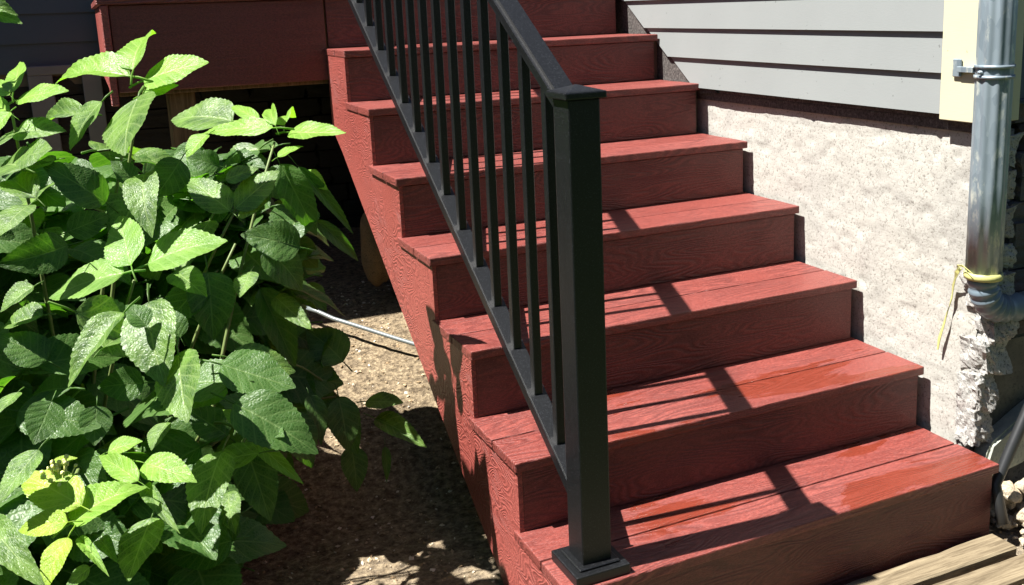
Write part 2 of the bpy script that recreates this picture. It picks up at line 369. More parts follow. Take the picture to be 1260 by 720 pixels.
# parged foundation, uneven
bm = bmesh.new(); ny, nz = 230, 90; ya, yb, za, zb = .128, 2.9, -.1, 1.021; V = []
for i in range(ny+1):
    row = []
    for j in range(nz+1):
        y = ya+(yb-ya)*(i/ny)**1.25; z = za+(zb-za)*j/nz; q = Vector((0, y, z))
        d = .006*noise.noise(q*3)+.002*noise.noise(q*17)+.002*noise.noise(q*52)
        if noise.noise(q*31+Vector((5, 0, 0))) > .42: d -= .004
        edge = max(0, 1-(y-ya)/.03); d -= edge*(.006+.014*noise.noise(Vector((1, z*14, 2))))
        row.append(bm.verts.new((1.256-d, y+edge*.014*noise.noise(Vector((7, z*11, 2))), z)))
    V.append(row)
for i in range(ny):
    for j in range(nz): bm.faces.new((V[i][j], V[i][j+1], V[i+1][j+1], V[i+1][j]))
bb = bmesh.new(); bx(bb, 1.275, 1.40, .16, 3.4, -.3, 1.020, 0); mm = bm_mesh(bb, 't'); bm.from_mesh(mm)
bmesh.ops.recalc_face_normals(bm, faces=[f for f in bm.faces][-6:])
o = link('foundation', bm_mesh(bm, 'foundation', True), M['parge'], house); o.location = -HL
# front facing wall right of the corner, shade put into its siding colour
for i in range(11):
    zb = 1.1+i*EX; b_ = prism([(.137, zb), (.150, zb), (.150, zb+EX+.01), (.146, zb+EX+.01)], 1.385, 4.2, 'x')
    o = link('siding_board', bm_mesh(b_, 'siding_board'), M['siding_shaded'], house); o.location = -HL
box('drip_edge', 1.385, 4.2, .118, .150, 1.088, 1.098, M['hose_blue'], house, .001)
box('sheathing', 1.385, 4.2, .152, .25, 1.06, 2.3, M['wood_dark'], house, 0)
rr = random.Random(8)
stm = [rock_mesh('stone', .5, .5, .5, k, rough=.10, cube=True) for k in range(6)]
for m_ in stm: m_.materials.append(M['stone'])
stk = [m_.copy() for m_ in stm]
for m_ in stk: m_.materials.clear(); m_.materials.append(M['stone_shaded'])
z = .46; row = 0
while z < 1.06:
    h = rr.uniform(.055, .085); x = 1.40+rr.uniform(-.03, .02)
    while x < 2.6:
        l_ = rr.uniform(.12, .26)
        o = link('stone', rr.choice(stm), None, house, (x+l_/2-HL.x, .17+rr.uniform(-.008, .008)-HL.y, z+h/2))
        o.scale = (l_*1.32*.98, .10, h*1.32*.96); o.rotation_euler = (0, rr.uniform(-.03, .03), 0); x += l_
    z += h; row += 1
box('foundation_core', 1.33, 4.2, .185, .5, -.3, 1.058, M['slab'], house, 0)
box('cement_slab', 1.315, 4.2, .135, .20, -.2, .455, M['slab'], house, .006)
b_ = prism([(1.262, .08), (1.42, .10), (1.9, .34), (1.9, .46), (1.42, .245), (1.30, .185)], .085, .14, 'y')
bmesh.ops.bevel(b_, geom=b_.edges[:], offset=.008, segments=2, affect='EDGES')
o = link('cement_ledge', bm_mesh(b_, 'cement_ledge'), M['ledge'], house); o.location = -HL
# broken corner blocks
for k, (cx, cy, cz, sx, sy, sz) in enumerate([(1.335, .155, .615, .055, .05, .045), (1.345, .15, .53, .058, .055, .05), (1.335, .16, .435, .052, .05, .05), (1.322, .165, .335, .042, .045, .052), (1.318, .17, .235, .040, .04, .052), (1.35, .16, .70, .05, .04, .045), (1.35, .165, .79, .05, .035, .05), (1.35, .165, .885, .05, .035, .05), (1.35, .165, .98, .05, .035, .05)]):
    me = rock_mesh('corner_block', sx, sy, sz, k*2.3, rough=.22, cube=True, cuts=12, rnd=.05, grit=.10); me.materials.append(M['block'])
    o = link('corner_block', me, None, house, (cx-.038-HL.x, cy-.035-HL.y, cz)); o.rotation_euler = (rr.uniform(-.1, .1), rr.uniform(-.12, .12), rr.uniform(-.1, .1))
    if k < 5: o.scale = (1.1, 1.1, 1.3)
# rear wall of the house, behind the shrub, shade put into its colours
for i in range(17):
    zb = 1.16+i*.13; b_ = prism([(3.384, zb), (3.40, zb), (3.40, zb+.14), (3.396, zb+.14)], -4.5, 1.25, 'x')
    o = link('siding_board', bm_mesh(b_, 'siding_board'), M['siding_shaded'], house); o.location = -HL
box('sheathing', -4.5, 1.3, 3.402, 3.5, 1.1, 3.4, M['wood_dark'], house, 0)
z = .15
while z < 1.12:
    h = .09; x = -2.4+rr.uniform(-.05, 0)
    while x < 1.2:
        l_ = rr.uniform(.16, .32)
        o = link('stone', rr.choice(stk), None, house, (x+l_/2-HL.x, 3.44-HL.y, z+h/2)); o.scale = (l_*1.28, .10, h*1.26); x += l_
    z += h
box('foundation_core', -4.5, 1.3, 3.46, 3.6, -.3, 1.098, M['stone_shaded'], house, 0)
box('window_frame', -1.02, -.92, 3.36, 3.383, .80, 1.15, plain('pale_grey_frame_paint', (.12, .12, .12)), house, .003)
box('window_frame', -.80, -.72, 3.36, 3.383, .80, 1.15, bpy.data.materials['pale_grey_frame_paint'], house, .003)
box('window_frame', -1.02, -.72, 3.358, 3.381, 1.15, 1.19, bpy.data.materials['pale_grey_frame_paint'], house, .003)

# ================================================================ DECK
deck = thing('deck', 'dark red composite deck at the head of the stairs', 'deck', (-.3, 1.93, 1.14)); DL = deck.location
YD = 1.935
box('fascia', -.690, .012, YD, YD+.022, 1.142, 1.428, M['fascia'], deck, .003)
box('side_fascia', -.712, -.692, YD+.024, 3.36, 1.142, 1.428, M['skirt'], deck, .003)
box('corner_board', -.716, -.692, YD-.012, YD+.0225, 1.10, 1.428, M['skirt'], deck, .003)
y = YD-.015; k = 0
while y < 3.3:
    box('deck_board', -.725, 1.235, y, y+.138, 1.430, 1.455, M['tread'], deck, .003); y += .1381; k += 1
for x in (-.60, -.2, .2, .6, 1.0): box('joist', x, x+.038, YD+.024, 3.36, 1.20, 1.427, M['wood_dark'], deck, 0)
box('ledger', -.688, .012, YD+.0245, YD+.06, 1.128, 1.19, M['wood_post'], deck, .002)
box('support_post', -.535, -.445, YD+.065, YD+.155, .15, 1.199, M['wood_post'], deck, .004)
box('support_post', 1.1, 1.19, YD+.30, YD+.39, .15, 1.199, M['wood_post'], deck, .004)

# ================================================================ STAIRS
st = thing('staircase', 'flight of red composite stairs with wood grain boards rising along the house wall', 'stairs', (.6, 0, 0)); SL = st.location
STEP = [(.1817, .0017, .0000, 1.2329), (.3603, .2684, -.0010, 1.2329), (.5414, .5459, .0050, 1.2347), (.7215, .8226, -.0011, 1.2373), (.9004, 1.0974, -.0018, 1.2341), (1.0811, 1.3762, .0029, 1.2253), (1.2537, 1.6521, .0060, 1.2164)]
TH = .024; top = [(s[0], s[1]) for s in STEP]+[(1.43, 1.927)]
for n, (z, y, xl, xr) in enumerate(STEP):
    yb = top[n+1][1]+.010; mid = y+.142; g = .006
    # the two boards of the tread; the rear one runs back under the next riser face
    o = box('tread_board', xl, xr, y, mid, z-TH, z, M['tread'], st, .0035, 2)
    o = box('tread_board', xl, xr-.001, mid+g, yb+.020, z-TH, z-.0006, M['tread'], st, .003, 2)
    zt = z-TH-.001; zb = (STEP[n-1][0]+.0003) if n else -.025
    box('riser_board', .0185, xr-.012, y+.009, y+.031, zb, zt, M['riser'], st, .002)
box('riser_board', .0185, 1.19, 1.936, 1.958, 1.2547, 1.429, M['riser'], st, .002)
# stringer skirts: saw tooth above, sloping below
def skirt_pts(dy, dz, tail):
    P = []
    for n, (z, y, *_r) in enumerate(STEP):
        zb = (STEP[n-1][0]-TH-dz) if n else -.045
        P.append((y+.011+dy, zb)); P.append((y+.011+dy, z-TH-dz))
    yl = 1.928; P.append((yl, STEP[6][0]-TH-dz)); P.append((yl, .965)); P.append((1.80, .895)); P.append((tail, -.045))
    return P
b_ = prism(skirt_pts(-.001, .001, .36), .002, .018)
# shift so the outer face is just inside the tread ends
for v in b_.verts: v.co.x += .006
bmesh.ops.triangulate(b_, faces=[f for f in b_.faces if len(f.verts) > 4])
o = link('stringer_skirt', bm_mesh(b_, 'stringer_skirt'), M['skirt'], st); o.location = -SL
for xa, mat_, nm in ((.0245, 'wood_dark', 'stringer'), (.60, 'wood_dark', 'stringer'), (1.198, 'wood_dark', 'stringer')):
    b_ = prism(skirt_pts(.022, .0015, .40), xa, xa+(.036 if xa < 1 else .033)); bmesh.ops.triangulate(b_, faces=[f for f in b_.faces if len(f.verts) > 4])
    o = link(nm, bm_mesh(b_, nm), M[mat_], st); o.location = -SL

# ================================================================ RAILING
rail = thing('stair_railing', 'black metal handrail with thin square balusters and thick bottom post on the stairs', 'railing', (.087, .075, .182)); RL = rail.location
PX, PY = .087, .074
def rb(name, bm): 
    o = link(name, bm_mesh(bm, name), M['black'], rail); o.location = -RL; return o
bm = bmesh.new(); bx(bm, PX-.0345, PX+.0345, PY-.0345, PY+.0345, .184, 1.199, .003, 2); post = rb('post', bm)
bm = bmesh.new(); bx(bm, PX-.064, PX+.064, PY-.064, PY+.064, .1825, .206, .003, 2); bx(bm, PX-.048, PX+.048, PY-.048, PY+.048, .2065, .212, .002); rb('post_base', bm)
bm = bmesh.new(); bx(bm, PX-.045, PX+.045, PY-.045, PY+.045, 1.1995, 1.214, .003, 2)
t = [(PX+a*.040, PY+b*.040, 1.2145) for a, b in ((-1, -1), (1, -1), (1, 1), (-1, 1))]; ap = bm.verts.new((PX, PY, 1.226)); tv = [bm.verts.new(v) for v in t]
for i in range(4): bm.faces.new((tv[i], tv[(i+1) % 4], ap))
rb('post_cap', bm)
SLP = .655
def zbot(y): return .487+SLP*(y-.31)          # top face of the bottom rail
def ztop(y): return 1.213+.645*(y-.124)       # top face of the handrail
ye = 2.35
def sloped(y0, y1, zf, x0, x1, h, bev=.004):
    b_ = prism([(y0, zf(y0)-h), (y1, zf(y1)-h), (y1, zf(y1)), (y0, zf(y0))], x0, x1)
    if bev: bmesh.ops.bevel(b_, geom=b_.edges[:], offset=bev, segments=2, affect='EDGES')
    return b_
rb('top_rail', sloped(PY+.0375, ye, ztop, PX-.029, PX+.029, .030, .008))
rb('top_rail_channel', sloped(PY+.0378, ye, lambda y: ztop(y)-.0305, PX-.018, PX+.018, .022, .002))
rb('bottom_rail', sloped(PY+.0375, ye, zbot, PX-.024, PX+.022, .036, .003))
bm = bmesh.new(); bx(bm, PX-.026, PX+.026, PY+.0375, PY+.045, ztop(.1)-.075, ztop(.1)-.02, .002); rb('rail_bracket', bm)
bm = bmesh.new(); bx(bm, PX-.026, PX+.026, PY+.0375, PY+.045, zbot(.1)-.05, zbot(.1)+.012, .002); rb('rail_bracket', bm)
y = .212
for i in range(18):
    h0 = zbot(y)+.0005-.006; h1 = ztop(y)-.053+.008
    bm = bmesh.new(); bx(bm, -.0105, .0105, -.0105, .0105, 0, h1-h0, .0015)
    o = link('baluster', bm_mesh(bm, 'baluster'), M['black'], rail, Vector((PX, y, h0))-RL)
    y += .1165

# ================================================================ DOWNSPOUT
ds = thing('downspout', 'galvanised fluted steel downspout at the house corner', 'downspout', (1.228, .082, .66)); L = ds.location
cx, cy = 1.228, .082
tube('pipe', [(cx, cy, .66), (cx, cy, .9), (cx, cy, 1.3), (cx, cy, 2.3)], .044, M['galv'], ds, 80, .085)
for zz in (1.195, 1.170): tube('strap', [(cx, cy, zz-.004), (cx, cy, zz+.004)], .0475, M['galv'], ds, 32)
tube('strap_bolt', [(cx-.052, cy+.0, 1.182), (cx+.0, cy+.0, 1.182)], .005, M['galv'], ds, 6)
b_ = bmesh.new(); bx(b_, WX-.03, WX-.0235, cy+.085, cy+.112, 1.165, 1.21, .002); bx(b_, cx-.03, WX-.024, cy+.04, cy+.09, 1.178, 1.192, .001)
o = link('strap_bracket', bm_mesh(b_, 'strap_bracket'), M['galv'], ds); o.location = -L
# ribbed elbow running off to the right
pts = []; rad = []
N = 60
for i in range(N+1):
    t = i/N; a = min(t/.45, 1)*math.pi/2; x = cx+.075*(1-math.cos(a)); z = .655-.085*math.sin(a); 
    if t > .45: x += (t-.45)/.55*.35; z -= (t-.45)/.55*.03
    pts.append((x, cy-.012*t, z)); rad.append(.036+.003*math.sin(i*1.5))
pts[0] = (cx, cy, .664)
tube('drain_elbow', pts, rad, M['hose_blue'], ds, 20)
yb = tube('sealing_band', [(cx, cy, .660), (cx, cy, .668), (cx, cy, .678)], [.046, .0475, .0455], M['yellow'], ds, 24)
DX = -.03
yt = thing('yellow_tape', 'torn strip of yellow tape dangling by the foundation left of the downspout', 'tape', (1.25, .2, .6))
def ribbon(pts, wd, nm):
    bm = bmesh.new(); R_ = []
    for i, p_ in enumerate(pts):
        p_ = Vector(p_)+Vector((-.032, -.026, 0)); t = i*.55; d = Vector((.25*math.sin(t), math.cos(t*.6), .3)).normalized()*wd*(.7+.3*math.sin(i*2.1)); R_.append((bm.verts.new(p_-d), bm.verts.new(p_+d)))
    for (a, b), (c, d) in zip(R_, R_[1:]): bm.faces.new((a, b, d, c))
    o = link(nm, bm_mesh(bm, nm), M['yellow'], yt); o.location = -yt.location; s_ = o.modifiers.new('thickness', 'SOLIDIFY'); s_.thickness = .0015; return o
ribbon([(1.25, .175, .672), (1.255, .19, .655), (1.265, .203, .635), (1.275, .218, .61), (1.277, .222, .58), (1.276, .232, .54), (1.274, .240, .50), (1.272, .252, .455), (1.272, .256, .42)], .0075, 'tape_tail')
ribbon([(1.20, .09, .685), (1.205, .12, .695), (1.215, .15, .69), (1.235, .17, .675), (1.25, .175, .668)], .008, 'tape_knot')

# ================================================================ things on the ground at the right
ht = tube('black_pipe', [(1.222, -.03, .03), (1.243, .02, .115), (1.29, .02, .20), (1.345, .02, .30), (1.42, .02, .42), (1.52, .02, .58)], .0145, M['pipe_black'], None, 16)
tag(ht, 'shiny black drain pipe leaning beside the bottom step', 'pipe')
def timber(x0, x1, y0, y1, z0, z1, label, seed):
    bm = bmesh.new(); bmesh.ops.create_cube(bm, size=1)
    bmesh.ops.subdivide_edges(bm, edges=[e for e in bm.edges if abs(e.verts[0].co.x-e.verts[1].co.x) > .5], cuts=16)
    for v in bm.verts:
        v.co = Vector((v.co.x*(x1-x0), v.co.y*(y1-y0), v.co.z*(z1-z0))); v.co.y += .005*noise.noise(v.co*9+Vector((seed, 0, 0))); v.co.z += .004*noise.noise(v.co*11+Vector((seed, 4, 0)))
    bmesh.ops.bevel(bm, geom=bm.edges[:], offset=.005, segments=1, affect='EDGES')
    o = link('timber', bm_mesh(bm, 'timber'), M['wood'], None, ((x0+x1)/2, (y0+y1)/2, (z0+z1)/2)); tag(o, label, 'timber', 'timbers laid along the foot of the stairs'); return o
t1 = timber(.1, 1.21, -.085, -.008, -.05, .0, 'weathered tan timber tight against the foot of the bottom riser', 1)
t2 = timber(.05, 1.27, -.185, -.103, -.05, -.004, 'split tan timber lying outermost in front of the bottom step', 5)
rr = random.Random(21); spots = [
 (1.33, .055, .05, .035, 'cream rubble stone under the pale cement ledge, nearest the foundation corner'),
 (1.41, .03, .055, .045, 'rounded cream stone resting against the black drain pipe'),
 (1.34, -.03, .02, .035, 'tan stone in the rubble just right of the black pipe end'),
 (1.42, -.06, .03, .05, 'pale broken stone at the right edge below the drain pipe'),
 (1.30, -.105, -.01, .03, 'small tan stone beside the end of the outer timber'),
 (1.37, -.14, -.01, .04, 'whitish stone at the bottom right corner past the timbers')]
for k, (x, y, z, s, lab) in enumerate(spots):
    me = rock_mesh('rubble_stone', s*1.2, s, s*.8, k+4, sub=3, rough=.3); me.materials.append(M['rock'])
    o = link('rubble_stone', me, None, None, (x, y, z)); o.rotation_euler = (rr.uniform(-.4, .4), rr.uniform(-.4, .4), rr.uniform(0, 6)); tag(o, lab, 'stone', 'rubble stones by the foundation corner')
me0 = [rock_mesh('rubble', 1, .8, .7, k+30, sub=1, rough=.35) for k in range(5)]
bm = bmesh.new()
for i in range(420):
    x = rr.uniform(1.25, 1.95); y = rr.uniform(-.35, .1); s = rr.uniform(.006, .022); z = -.02+max(0, (x-1.25))*.12+rr.uniform(0, .02)
    t = me0[i % 5].copy(); t.transform(Matrix.Translation((x, y, z)) @ Matrix.Rotation(rr.uniform(0, 6), 4, 'Z') @ Matrix.Rotation(rr.uniform(0, 6), 4, 'X') @ Matrix.Scale(s, 4)); bm.from_mesh(t); bpy.data.meshes.remove(t)
tag(link('rubble', bm_mesh(bm, 'rubble'), M['rock']), 'small crushed rubble filling the corner beside the bottom step', 'rubble', kind='stuff')
# hose and pier stone under the stairs
pts = []
for t in range(15):
    u = t/14; x = -.25+.75*u; y = 1.87-.06*u-.50*u*u+.03*math.sin(u*7); 
    pts.append((x, y, ground_h(x, y)+.028+.012*math.sin(u*3.1)))
pts = [(-.16, 1.90, .30), (-.12, 1.86, .287), (-.075, 1.80, .268), (-.02, 1.745, .252), (.045, 1.68, .232), (.11, 1.615, .212), (.18, 1.545, .192), (.3, 1.45, .165), (.5, 1.36, .14)]
pts = [(x, y-.015, z+.03) for x, y, z in pts]
tag(tube('garden_hose', pts, .0075, M['hose'], None, 12), 'pale grey garden hose crossing the sunlit soil under the stairs', 'hose')
me = rock_mesh('boulder', .07, .08, .16, 3, sub=4, rough=.14); me.materials.append(M['boulder']); shade(me)
tag(link('boulder', me, None, None, (.165, 2.00, .50)), 'upright rounded tan rock standing in the dark behind the stringer', 'rock')

# unseen dark foliage mass added behind and left of the viewpoint to block skylight
bm = bmesh.new()
def blocker_run(a, c, hgt, th):
    a = Vector(a); c = Vector(c); n = int((c-a).length/.25); d = (c-a).normalized(); s_ = Vector((-d.y, d.x)); prof_ = [(-th, 0), (-th, hgt*.5), (-th*.9, hgt), (0, hgt*1.03), (th*.9, hgt), (th, hgt*.5), (th, 0)]; R_ = []
    for i in range(n+1):
        q = a+(c-a)*i/n; row = []
        for u, z in prof_:
            v = Vector((q.x+s_.x*u, q.y+s_.y*u, z-.1)); k = .18*noise.noise(v*2.3); row.append(bm.verts.new(v+Vector((s_.x*k, s_.y*k, k))))
        R_.append(row)
    for r0, r1 in zip(R_, R_[1:]):
        for j in range(6): bm.faces.new((r0[j], r0[j+1], r1[j+1], r1[j]))
blocker_run((-7, -6.5), (9, -6.5), 3.2, .6); blocker_run((-6.5, -6), (-6.5, 9), 2.6, .6)
bmesh.ops.recalc_face_normals(bm, faces=bm.faces[:])
tag(link('light_blocker', bm_mesh(bm, 'light_blocker', True), M['light_blocker']), 'dark unseen foliage mass added outside the view to block skylight', 'light_blocker', kind='stuff')
HERO = [
(-0.69, 0.6, 1.277, -0.648, 0.721, 1.376, -0.525, -0.422, 0.739, 0.087, 'Y'),
(-0.697, 0.6, 1.264, -0.853, 0.74, 1.293, -0.196, -0.404, 0.893, 0.085, 'Y'),
(-0.671, 0.6, 1.254, -0.549, 0.534, 1.297, -0.471, -0.341, 0.813, 0.11, 'Y'),
(-0.679, 0.58, 1.225, -0.608, 0.564, 1.247, -0.346, -0.328, 0.879, 0.061, 'Y'),
(-0.69, 0.52, 1.224, -0.739, 0.38, 1.135, -0.627, -0.25, 0.738, 0.138, 'L'),
(-0.758, 0.55, 1.219, -0.838, 0.537, 1.136, -0.664, -0.297, 0.686, 0.093, 'L'),
(-0.792, 0.65, 1.188, -0.902, 0.79, 1.181, -0.524, -0.374, 0.765, 0.053, 'L'),
(-0.912, 0.5, 1.253, -0.902, 0.63, 1.308, -0.408, -0.329, 0.852, 0.05, 'Y'),
(-0.905, 0.5, 1.237, -0.819, 0.409, 1.262, -0.502, -0.246, 0.829, 0.056, 'Y'),
(-0.918, 0.5, 1.246, -0.952, 0.601, 1.278, -0.454, -0.404, 0.794, 0.034, 'Y'),
(-0.922, 0.5, 1.211, -0.971, 0.64, 1.236, -0.538, -0.327, 0.777, 0.032, 'Y'),
(-0.921, 0.48, 1.216, -0.962, 0.456, 1.179, -0.464, -0.415, 0.783, 0.048, 'Y'),
(-0.917, 0.5, 1.175, -0.835, 0.422, 1.187, -0.497, -0.404, 0.768, 0.065, 'L'),
(-0.921, 0.5, 1.167, -0.974, 0.567, 1.145, -0.516, -0.13, 0.847, 0.071, 'L'),
(-0.913, 0.45, 1.129, -0.859, 0.38, 1.155, -0.665, -0.252, 0.703, 0.074, 'L'),
(-0.39, 0.75, 1.115, -0.546, 0.89, 1.112, -0.454, -0.49, 0.744, 0.065, 'Y'),
(-0.354, 0.75, 1.102, -0.25, 0.61, 1.109, -0.452, -0.294, 0.842, 0.072, 'Y'),
(-0.413, 0.8, 1.129, -0.465, 0.94, 1.166, -0.602, -0.405, 0.688, 0.035, 'Y'),
(-0.384, 0.75, 1.12, -0.378, 0.888, 1.175, -0.445, -0.315, 0.838, 0.038, 'Y'),
(-0.355, 0.8, 1.113, -0.315, 0.94, 1.147, -0.458, -0.084, 0.885, 0.06, 'Y'),
(-0.394, 0.7, 1.051, -0.337, 0.694, 1.079, -0.449, -0.199, 0.871, 0.051, 'Y'),
(-0.463, 0.9, 1.124, -0.604, 1.04, 1.146, -0.283, -0.421, 0.862, 0.128, 'L'),
(-0.53, 0.85, 1.101, -0.594, 0.823, 1.061, -0.427, -0.268, 0.864, 0.064, 'Y'),
(-0.517, 0.8, 1.029, -0.586, 0.8, 1.057, 0.117, -0.95, 0.289, 0.06, 'D'),
(-0.524, 0.6, 0.953, -0.598, 0.74, 1.021, -0.317, -0.545, 0.776, 0.079, 'L'),
(-0.514, 0.6, 0.957, -0.416, 0.591, 1.041, -0.615, -0.408, 0.674, 0.104, 'L'),
(-0.522, 0.65, 1.018, -0.452, 0.631, 1.044, -0.41, -0.37, 0.834, 0.062, 'L'),
(-0.505, 0.6, 0.951, -0.452, 0.546, 0.98, -0.635, -0.226, 0.739, 0.065, 'L'),
(-0.382, 0.75, 1.027, -0.311, 0.722, 0.844, -0.057, -0.99, 0.129, 0.081, 'D'),
(-0.331, 0.8, 1.01, -0.205, 0.767, 0.828, 0.06, -0.974, 0.218, 0.035, 'D'),
(-0.303, 0.9, 0.976, -0.276, 0.76, 0.959, -0.527, -0.202, 0.826, 0.049, 'Y'),
(-0.298, 0.8, 0.868, -0.199, 0.766, 0.756, -0.059, -0.969, 0.242, 0.04, 'D'),
(-0.396, 0.5, 0.874, -0.516, 0.506, 0.919, 0.065, -0.951, 0.301, 0.09, 'D'),
(-0.746, 0.3, 0.927, -0.757, 0.44, 1.003, -0.493, -0.445, 0.748, 0.084, 'M'),
(-0.717, 0.3, 0.926, -0.581, 0.256, 0.977, -0.42, -0.312, 0.852, 0.121, 'M'),
(-0.76, 0.3, 0.915, -0.9, 0.359, 0.889, -0.292, -0.291, 0.911, 0.118, 'M'),
(-0.775, 0.42, 1.032, -0.861, 0.391, 1.129, 0.47, -0.869, 0.157, 0.076, 'D'),
(-0.851, 0.4, 0.96, -0.961, 0.349, 0.951, 0.394, -0.891, 0.227, 0.076, 'D'),
(-0.85, 0.45, 0.977, -0.769, 0.473, 0.999, 0.193, -0.942, 0.275, 0.058, 'D'),
(-0.699, 0.42, 1.082, -0.718, 0.28, 1.014, -0.333, -0.375, 0.865, 0.071, 'L'),
(-0.72, 0.47, 1.059, -0.752, 0.47, 1.108, 0.383, -0.889, 0.25, 0.047, 'D'),
(-0.623, 0.5, 1.092, -0.681, 0.483, 1.02, 0.147, -0.983, 0.114, 0.075, 'D'),
(-0.905, 0.4, 1.115, -0.965, 0.533, 1.121, -0.468, -0.249, 0.848, 0.087, 'L'),
(-0.892, 0.38, 1.061, -0.944, 0.52, 1.098, -0.367, -0.363, 0.857, 0.067, 'L'),
(-0.851, 0.42, 1.124, -0.908, 0.443, 1.109, -0.334, -0.231, 0.914, 0.051, 'L'),
(-0.904, 0.36, 1.052, -0.955, 0.294, 1.024, -0.225, -0.228, 0.947, 0.07, 'L'),
(-0.905, 0.2, 0.936, -0.964, 0.19, 0.907, -0.35, -0.398, 0.848, 0.053, 'L'),
(-0.662, 0.42, 0.875, -0.624, 0.289, 0.864, -0.321, -0.171, 0.931, 0.063, 'L'),
(-0.603, 0.4, 0.871, -0.605, 0.335, 0.75, 0.148, -0.872, 0.466, 0.098, 'D'),
(-0.521, 0.38, 0.864, -0.555, 0.323, 0.831, -0.297, -0.34, 0.892, 0.053, 'L'),
(-0.466, 0.55, 0.869, -0.383, 0.535, 0.765, 0.12, -0.965, 0.235, 0.086, 'D'),
(-0.464, 0.7, 0.742, -0.402, 0.635, 0.552, 0.104, -0.93, 0.352, 0.08, 'D'),
(-0.437, 0.65, 0.728, -0.389, 0.51, 0.687, -0.474, -0.393, 0.788, 0.051, 'L'),
(-0.259, 0.8, 0.484, -0.332, 0.866, 0.576, -0.035, -0.825, 0.564, 0.107, 'D'),
(-0.77, 0.1, 0.893, -0.875, 0.04, 0.81, -0.402, -0.421, 0.813, 0.065, 'L'),
(-0.726, 0.2, 0.879, -0.731, 0.06, 0.776, -0.458, -0.516, 0.724, 0.103, 'L'),
(-0.691, 0.12, 0.799, -0.699, -0.02, 0.726, -0.601, -0.342, 0.722, 0.098, 'L'),
(-0.736, 0.13, 0.854, -0.764, 0.154, 0.894, 0.12, -0.812, 0.571, 0.044, 'D'),
(-0.75, 0.22, 0.721, -0.83, 0.226, 0.726, -0.046, -0.927, 0.371, 0.064, 'D'),
(-0.898, 0.2, 0.882, -0.973, 0.243, 0.866, -0.36, -0.299, 0.884, 0.063, 'L'),
(-0.9, 0.18, 0.806, -0.971, 0.203, 0.861, 0.309, -0.667, 0.678, 0.074, 'D'),
(-0.897, 0.1, 0.759, -0.929, 0.053, 0.708, 0.195, -0.779, 0.596, 0.061, 'D'),
(-0.677, 0.25, 0.787, -0.701, 0.273, 0.848, 0.087, -0.92, 0.381, 0.049, 'D'),
(-0.935, 0.0, 0.818, -0.966, -0.036, 0.801, -0.349, -0.138, 0.927, 0.04, 'L'),
(-0.832, 0.15, 0.719, -0.843, 0.114, 0.66, 0.182, -0.854, 0.487, 0.056, 'D'),
(-0.564, 0.25, 0.572, -0.609, 0.359, 0.595, -0.295, -0.312, 0.903, 0.036, 'Y'),
(-0.565, 0.25, 0.558, -0.499, 0.11, 0.507, -0.445, -0.484, 0.753, 0.033, 'Y'),
(-0.575, 0.3, 0.521, -0.55, 0.225, 0.385, -0.086, -0.879, 0.469, 0.086, 'D'),
(-0.637, 0.1, 0.608, -0.702, -0.029, 0.538, -0.288, -0.341, 0.895, 0.081, 'L'),
(-0.631, 0.15, 0.503, -0.637, 0.064, 0.469, -0.356, -0.322, 0.877, 0.048, 'L'),
(-0.502, 0.4, 0.537, -0.613, 0.392, 0.598, 0.388, -0.687, 0.615, 0.08, 'D'),
(-0.603, 0.35, 0.532, -0.668, 0.377, 0.605, 0.254, -0.811, 0.527, 0.075, 'D'),
(-0.289, 0.75, 0.409, -0.284, 0.689, 0.283, 0.071, -0.897, 0.437, 0.087, 'D'),
(-0.371, 0.7, 0.45, -0.356, 0.624, 0.356, 0.151, -0.757, 0.636, 0.054, 'D'),
(-0.45, 0.6, 0.45, -0.391, 0.548, 0.331, 0.336, -0.791, 0.512, 0.099, 'D'),
(-0.865, -0.1, 0.653, -0.954, 0.008, 0.685, -0.259, -0.464, 0.847, 0.069, 'Z'),
(-0.885, -0.12, 0.641, -0.961, -0.086, 0.634, -0.313, -0.538, 0.782, 0.044, 'Z'),
(-0.884, -0.1, 0.628, -0.778, -0.083, 0.673, -0.327, -0.316, 0.891, 0.084, 'Y'),
(-0.782, -0.05, 0.652, -0.839, 0.069, 0.662, -0.418, -0.273, 0.867, 0.038, 'Y'),
(-0.768, 0.02, 0.65, -0.701, -0.071, 0.649, -0.399, -0.303, 0.865, 0.058, 'Y'),
(-0.773, 0.0, 0.619, -0.747, -0.132, 0.618, -0.419, -0.089, 0.903, 0.026, 'L'),
(-0.769, -0.05, 0.584, -0.816, -0.137, 0.532, -0.406, -0.297, 0.864, 0.081, 'L'),
(-0.974, -0.2, 0.704, -0.925, -0.34, 0.689, -0.43, -0.244, 0.869, 0.046, 'L'),
(-0.886, -0.15, 0.631, -0.927, -0.199, 0.585, -0.452, -0.38, 0.807, 0.048, 'Z'),
(-0.865, -0.1, 0.549, -0.906, -0.106, 0.526, -0.44, -0.273, 0.856, 0.038, 'L'),
(-0.874, -0.1, 0.602, -0.845, -0.193, 0.594, -0.342, -0.186, 0.921, 0.018, 'Y'),
(-0.849, -0.05, 0.566, -0.828, -0.123, 0.566, -0.291, -0.084, 0.953, 0.024, 'L'),
(-0.823, 0.1, 0.65, -0.77, 0.081, 0.671, -0.43, -0.237, 0.871, 0.048, 'Y'),
(-0.723, 0.1, 0.683, -0.758, 0.061, 0.659, -0.421, -0.171, 0.891, 0.046, 'L'),
(-0.915, -0.05, 0.737, -0.974, -0.097, 0.687, -0.407, -0.375, 0.833, 0.06, 'L'),
(-0.905, 0.0, 0.679, -0.87, -0.001, 0.698, -0.472, -0.196, 0.859, 0.032, 'Z'),
(-0.208, 0.8, 0.363, -0.128, 0.721, 0.375, -0.31, -0.172, 0.935, 0.064, 'L'),
